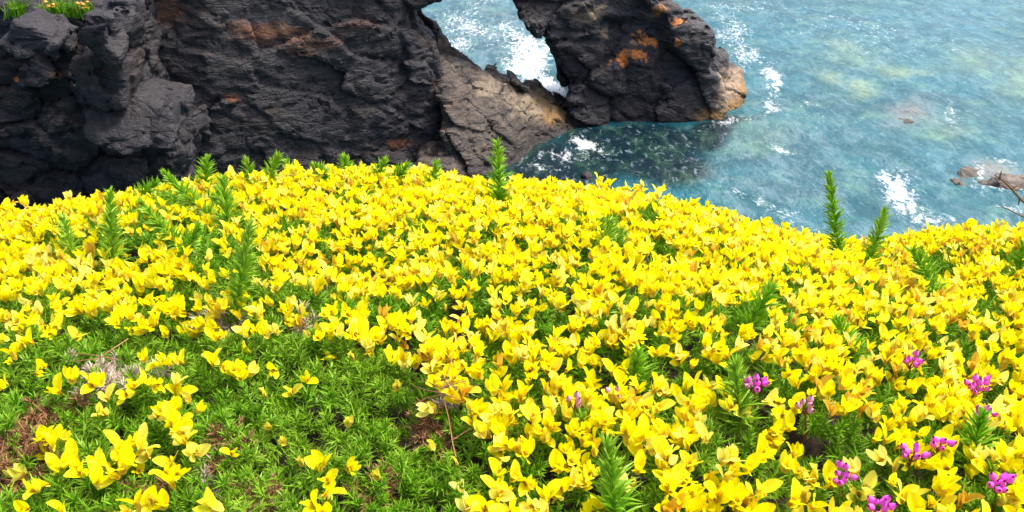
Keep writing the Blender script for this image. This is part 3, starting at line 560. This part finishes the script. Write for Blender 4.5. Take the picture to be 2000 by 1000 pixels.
# flowers: clusters where the mat is in bloom, plus the single ones of the clearing
Pc = scatter(.0142); u, v, dep = proj(Pc); D = density(u, v); off = (u < -60) | (u > 2060) | (v > 1060) | (v < 330) | (dep < .3)
D = np.where(off, np.where(u < 600, .3, .5), D); kp = rng.random(len(Pc)) < D * np.clip(1.06 + .5 * fbm(Pc, 13, 2, 37), .35, 1.3); Pc = Pc[kp]
FP, FD = [], []
nn = rng.choice([1, 2, 3, 4], len(Pc), p=[.2, .35, .3, .15]); nn = np.where(off[kp], 1, nn); Nc = cnormal(Pc)
for p, n, c in zip(Pc, Nc, nn):
    for q in range(c):
        d = n + np.array([0, -.25, .35]) + rng.normal(size=3) * .36; FP.append(p + rng.normal(size=3) * [.006, .006, .0] + n * rng.uniform(-.012, .006)); FD.append(d)
ntr0 = len(FP)
for i, (tu, tv) in enumerate(TRACED):
    p = on_canopy(np.array([tu]), np.array([tv + 18]), .0)[0]
    for q in range(1 + int(rng.integers(0, 3))):
        FP.append(p + rng.normal(size=3) * [.004, .004, .001] * (q > 0) + [0, 0, .002]); FD.append(np.array([0, -.35, .9]) + rng.normal(size=3) * .38)
ntr1 = len(FP)
CRESTF = [(1178, 350, 4), (1195, 356, 2), (1250, 362, 4), (1300, 374, 3), (585, 326, 3), (572, 330, 2), (10, 402, 3), (40, 396, 3), (1805, 446, 3), (1890, 438, 5), (1910, 446, 2), (1370, 392, 3), (1420, 418, 2), (440, 342, 3), (1000, 352, 3), (930, 352, 3), (880, 352, 2), (1080, 362, 3), (690, 336, 2), (760, 338, 2), (1540, 448, 2), (1480, 430, 2), (240, 388, 2), (185, 405, 2), (1985, 458, 3), (1600, 462, 2), (1760, 452, 2), (1845, 452, 2), (500, 335, 2), (640, 334, 2)]
for cu, cv, c in CRESTF:
    p = pt(cu, cv + 42); d = ray(cu, cv + 12); p = CAM + d / (d[1] * cp - d[2] * sp) * proj(p)[2]
    for q in range(c): FP.append(p + rng.normal(size=3) * [.007, .007, .002]); FD.append(np.array([0, -.2, .9]) + rng.normal(size=3) * .38)
ntr1 = len(FP)
nbig = len(FP)
for (tu, tv) in SMALL + [(400, 318)]:
    FP.append(on_canopy(np.array([tu]), np.array([tv + 8]))[0] if tv != 318 else pt(392, 348) + np.array([.004, 0, .016])); FD.append(np.array([0, -.1, 1]) + rng.normal(size=3) * .2)
FP, FD = np.array(FP), np.array(FD); nF = len(FP); u, v, dep = proj(FP)
spin = rng.uniform(0, 6.283, nF); FR = frames(FD, spin); FS = rng.uniform(.82, 1.12, nF) * np.interp(v, [330, 620, 1000], [.84, .93, 1.12]) * np.where(rng.random(nF) < .15, .75, 1)
pr = np.array([.1, .09, .1, .05, .09, .09, .09, .06, .06, .09, .08, .02, .05, .07]); FW = rng.choice(14, nF, p=pr / pr.sum()); FS[ntr0:ntr1] *= .98; FW[ntr0:ntr1] = rng.choice([0, 1, 3, 5, 6, 8, 10, 2], ntr1 - ntr0); FW[nbig:] = 12; FS[nbig:] *= .8
og = np.maximum(np.exp(-(((u - 290) / 50) ** 2 + ((v - 475) / 30) ** 2)), .45 * ((u > 1650) & (v < 620))); sw = rng.random(nF) < og * .55; FW[sw] = rng.choice([11, 7, 9, 12], sw.sum())
own = owner(FP); inf = (u > 5) & (u < 1995) & (v > 300) & (v < 990)
FMESH = []
for i, (ba, wi, ca, age, pal) in enumerate(FLOWERS):
    ms = []
    for nm, g, mt in (('flower', ba, MAT_PETAL), ('inner_petals', wi, MAT_PETAL), ('calyx', ca, MAT_CALYX)):
        o = mk(nm, g[0], g[1], mt, None, dict(t=g[2], age=0 * g[2] + age, pale=0 * g[2] + pal)); ms.append(o.data); bpy.data.objects.remove(o)
    FMESH.append(ms)
for i in range(len(BUSH)):
    idx = np.where(own == i)[0]; cand = idx[inf[idx]]; top = cand[np.argsort(dep[cand] / FS[cand])[:100]]; rest = np.setdiff1d(idx, top)
    for j in top:
        mats = Matrix.Translation(Vector(rel(FP[j], i))) @ Matrix((FR[j] * FS[j]).tolist()).to_4x4(); par = None
        for nm, me in zip(('flower', 'inner_petals', 'calyx'), FMESH[FW[j]]):
            o = bpy.data.objects.new(nm, me); C.objects.link(o)
            if par is None: o.parent = roots[i]; o.matrix_local = mats; par = o
            else: o.parent = par
    prot = [join([f[0], f[1], f[2]]) for f in FLOWERS]; V, Fc, T, ext = replicate(prot, FW[rest], FP[rest], FR[rest], FS[rest])
    mi = []
    for kk in range(14):
        c = int((FW[rest] == kk).sum())
        if c: mi.append(np.tile(np.concatenate([np.zeros(len(FLOWERS[kk][0][1]) + len(FLOWERS[kk][1][1])), np.ones(len(FLOWERS[kk][2][1]))]), c))
    tag(mk('flowers', rel(V, i), Fc, [MAT_PETAL, MAT_CALYX], roots[i], dict(t=T, age=np.array([f[3] for f in FLOWERS])[ext], pale=np.array([f[4] for f in FLOWERS])[ext]), matidx=np.concatenate(mi)), kind='stuff')
print('flowers', nF)

# ------------------------------------------------------------------ heather sprigs
k = M('heather_bell'); r = k.n('NewGeometry').outputs['Random Per Island']; k.set(k.b.inputs['Base Color'], k.mix(r, (.62, .03, .42), (.8, .13, .62))); k.b.inputs['Roughness'].default_value = .4; MAT_BELL = k.m
k = M('heather_bell_faded'); r = k.n('NewGeometry').outputs['Random Per Island']; k.set(k.b.inputs['Base Color'], k.mix(r, (.5, .12, .22), (.7, .35, .42))); k.b.inputs['Roughness'].default_value = .5; MAT_BELLF = k.m
k = M('heather_stem'); k.b.inputs['Base Color'].default_value = (.22, .05, .05, 1); MAT_HSTEM = k.m
HEATHER = [((1475, 752), 10, 0, 'magenta heather sprig, the leftmost vivid one, beside a green gap in the gorse'), ((1780, 705), 6, 0, 'small magenta heather sprig, the topmost, at the back of the near right gorse'), ((1908, 755), 11, 0, 'large fan-shaped magenta heather sprig near the right edge, above the split one'), ((1922, 808), 7, 0, 'loose magenta heather sprig split into three bells groups on reddish stalks'),
           ((1835, 866), 6, 0, 'magenta heather sprig half hidden among yellow petals, beside a fuller round one'), ((1783, 885), 7, 0, 'round magenta heather sprig just below and left of the half hidden one'), ((1645, 930), 8, 0, 'magenta heather sprig under a wide open three-petalled yellow flower'), ((1950, 946), 9, 0, 'vivid magenta heather sprig nearest the bottom right corner'), ((1718, 988), 8, 0, 'magenta heather sprig cut by the bottom edge of the picture'),
           ((1575, 793), 5, 1, 'faded pink heather sprig in the middle of the right-hand gorse'), ((1122, 784), 4, 1, 'single pale pink heather bud cluster in the centre gorse'), ((1200, 765), 3, 1, 'tiny dull pink heather bud right of the pale pink cluster')]
def bell(s):
    t = np.linspace(0, 1, 6); return tube([(0, 0, z * s) for z in t], s * np.array([.14, .36, .40, .31, .2, .13]), 7)
for (hu, hv), n, fade, lab in HEATHER:
    p = on_canopy(np.array([hu]), np.array([hv + 22]))[0]; dpt = proj(p)[2]; d = ray(hu, hv); d = d / (d[1] * cp - d[2] * sp); c = CAM + d * dpt * .975; base = p - [0, 0, .03]
    root = thing('heather_sprig', lab, 'heather', base, 'heather sprigs among the gorse'); st = [tube([(0, 0, 0), (c - base) * .5 + rng.normal(size=3) * .002, (c - base) * .92], [.0009, .0008, .0006], 5)]
    for q in range(n):
        a = q * 2.4 + rng.uniform(0, .6); r_ = .0046 * math.sqrt((q + .4) / n) * (1.15 if n > 6 else .9); e = c - base + np.array([r_ * math.cos(a) * 1.35, r_ * math.sin(a) * .6, r_ * math.sin(a) * .8 + rng.normal() * .001])
        st.append(tube([(c - base) * .8, (c - base) * .8 * .4 + e * .6 - [0, 0, .001], e], [.0005, .0004, .0004], 4)); b = bell(rng.uniform(.0047, .0066))
        dr = (e - (c - base) * .85) + np.array([0, -.003, .003]) + rng.normal(size=3) * .002; Rm = frames(dr[None], np.zeros(1))[0]
        mk('bell', b[0] @ Rm.T + e, b[1], MAT_BELLF if fade else MAT_BELL, root)
    v, q, t = join(st); mk('stem', v, q, MAT_HSTEM, root)
    V, Fc, T, _ = replicate(SHOOTS, rng.integers(0, 8, 3), (c - base)[None] * np.array([[.35], [.5], [.62]]), frames(np.tile(c - base, (3, 1)), rng.uniform(0, 6, 3)), np.full(3, .42)); mk('leaves', V, Fc, MAT_SPINE, root, dict(t=T), smooth=False)

# ------------------------------------------------------------------ dead twigs
def twig(name, px, r0, r1, label, y, branches=(), mat=MAT_WOOD):
    pts = np.array([at_y(a, b, y + .01 * i) for i, (a, b) in enumerate(px)]); root = thing(name, label, 'twig', pts[-1], 'dead twigs'); b = [tube(pts - pts[-1], np.linspace(r0, r1, len(pts)), 6)]
    for br in branches: q = np.array([at_y(a, c, y) for a, c in br]); b.append(tube(q - pts[-1], np.linspace(r1 * .7, r0 * .7, len(q)), 5))
    v, q, t = join(b); mk('stem', v, q, mat, root, dict(t=t * 0)); return root
twig('dead_twig', [(1943, 342), (1958, 352), (1975, 368), (1992, 388), (2030, 420), (2060, 480)], .0008, .0022, 'bare curved brown twig at the right edge in front of the foam-ringed rock', 1.05, [[(1952, 350), (1956, 334)], [(1975, 368), (1990, 362)], [(1992, 388), (1988, 402)]])
twig('dead_twig', [(1956, 403), (1975, 412), (2000, 424), (2040, 450), (2060, 480)], .0006, .0018, 'thin lower brown twig at the right edge, beneath the curved one', 1.05)
def canopy_twig(px, label, r, lift=.012, branches=()):
    P_ = on_canopy(np.array([a for a, b in px], float), np.array([b for a, b in px], float)) + [0, 0, lift]; root = thing('broken_twig', label, 'twig', P_[-1] - [0, 0, .01], 'dead twigs'); g = [tube(P_ - P_[-1] + [0, 0, .01], np.linspace(r * .5, r, len(P_)), 6)]
    for br in branches:
        q = on_canopy(np.array([a for a, b in br], float), np.array([b for a, b in br], float)) + [0, 0, lift + .004]; g.append(tube(q - P_[-1] + [0, 0, .01], np.linspace(r * .6, r * .3, len(q)), 5))
    v, q, t = join(g); mk('stem', v, q, MAT_DEAD, root, dict(t=t * 0))
canopy_twig([(884, 732), (872, 770), (866, 805), (878, 850), (886, 900), (892, 925)], 'broken straw-coloured branching twig standing in the green clearing', .0006, .014, [[(866, 800), (900, 790), (925, 782)], [(866, 805), (890, 780), (906, 762)], [(868, 808), (835, 802), (810, 796)], [(868, 812), (835, 822), (815, 832)], [(870, 815), (895, 820), (905, 832)], [(868, 805), (845, 790), (825, 785)], [(886, 900), (905, 890), (922, 878)]])
for i, (px) in enumerate([[(150, 735), (200, 728), (258, 690)], [(140, 715), (190, 720), (240, 730)]]): canopy_twig(px, ['pale bleached twig crossing the straw patch in the left foreground', 'pale bleached twig lying flat under the other on the straw patch'][i], .0005)

# ------------------------------------------------------------------ tufts on top of the buttress
k = M('orange_petal'); k.set(k.b.inputs['Base Color'], k.mix(k.n('NewGeometry').outputs['Random Per Island'], (.7, .22, .02), (.8, .4, .05))); MAT_ORANGE = k.m
for (tu, tv, wdt, n, fl, lab) in [(36, 20, .5, 26, 0, 'bright green grass tuft on top of the cracked buttress'), (118, 20, 1.0, 40, 4, 'grey green plant tuft between the grass and the orange clump on the buttress'), (165, 22, .55, 16, 10, 'orange flowering clump on top of the buttress'), (240, 14, .5, 14, 0, 'sparse green tuft at the right end of the buttress top')]:
    y = 50.0; c = at_y(tu, tv, 47.5); root = thing('clifftop_tuft', lab, 'plant', c, 'plants on the buttress top'); g = []
    for q in range(n * 4):
        e = np.array([rng.normal() * wdt * .45, rng.normal() * .3, -.3]); g.append(tube([e, e + [rng.normal() * .06, rng.normal() * .06, .45], e + [rng.normal() * .2, rng.normal() * .2, rng.uniform(.55, 1.0)]], [.03, .03, .004], 3))
    v, q, t = join(g); mk('leaves', v, q, MAT_SPINE, root, dict(t=t * .4))
    for q in range(fl):
        s = rng.uniform(.09, .16); b = tube([(0, 0, z) for z in np.linspace(0, s, 4)], s * np.array([.2, .8, .8, .3]), 6); mk('flower', b[0] + [rng.normal() * wdt * .4, -.25 + rng.normal() * .15, rng.uniform(.1, .5)], b[1], MAT_ORANGE, root)
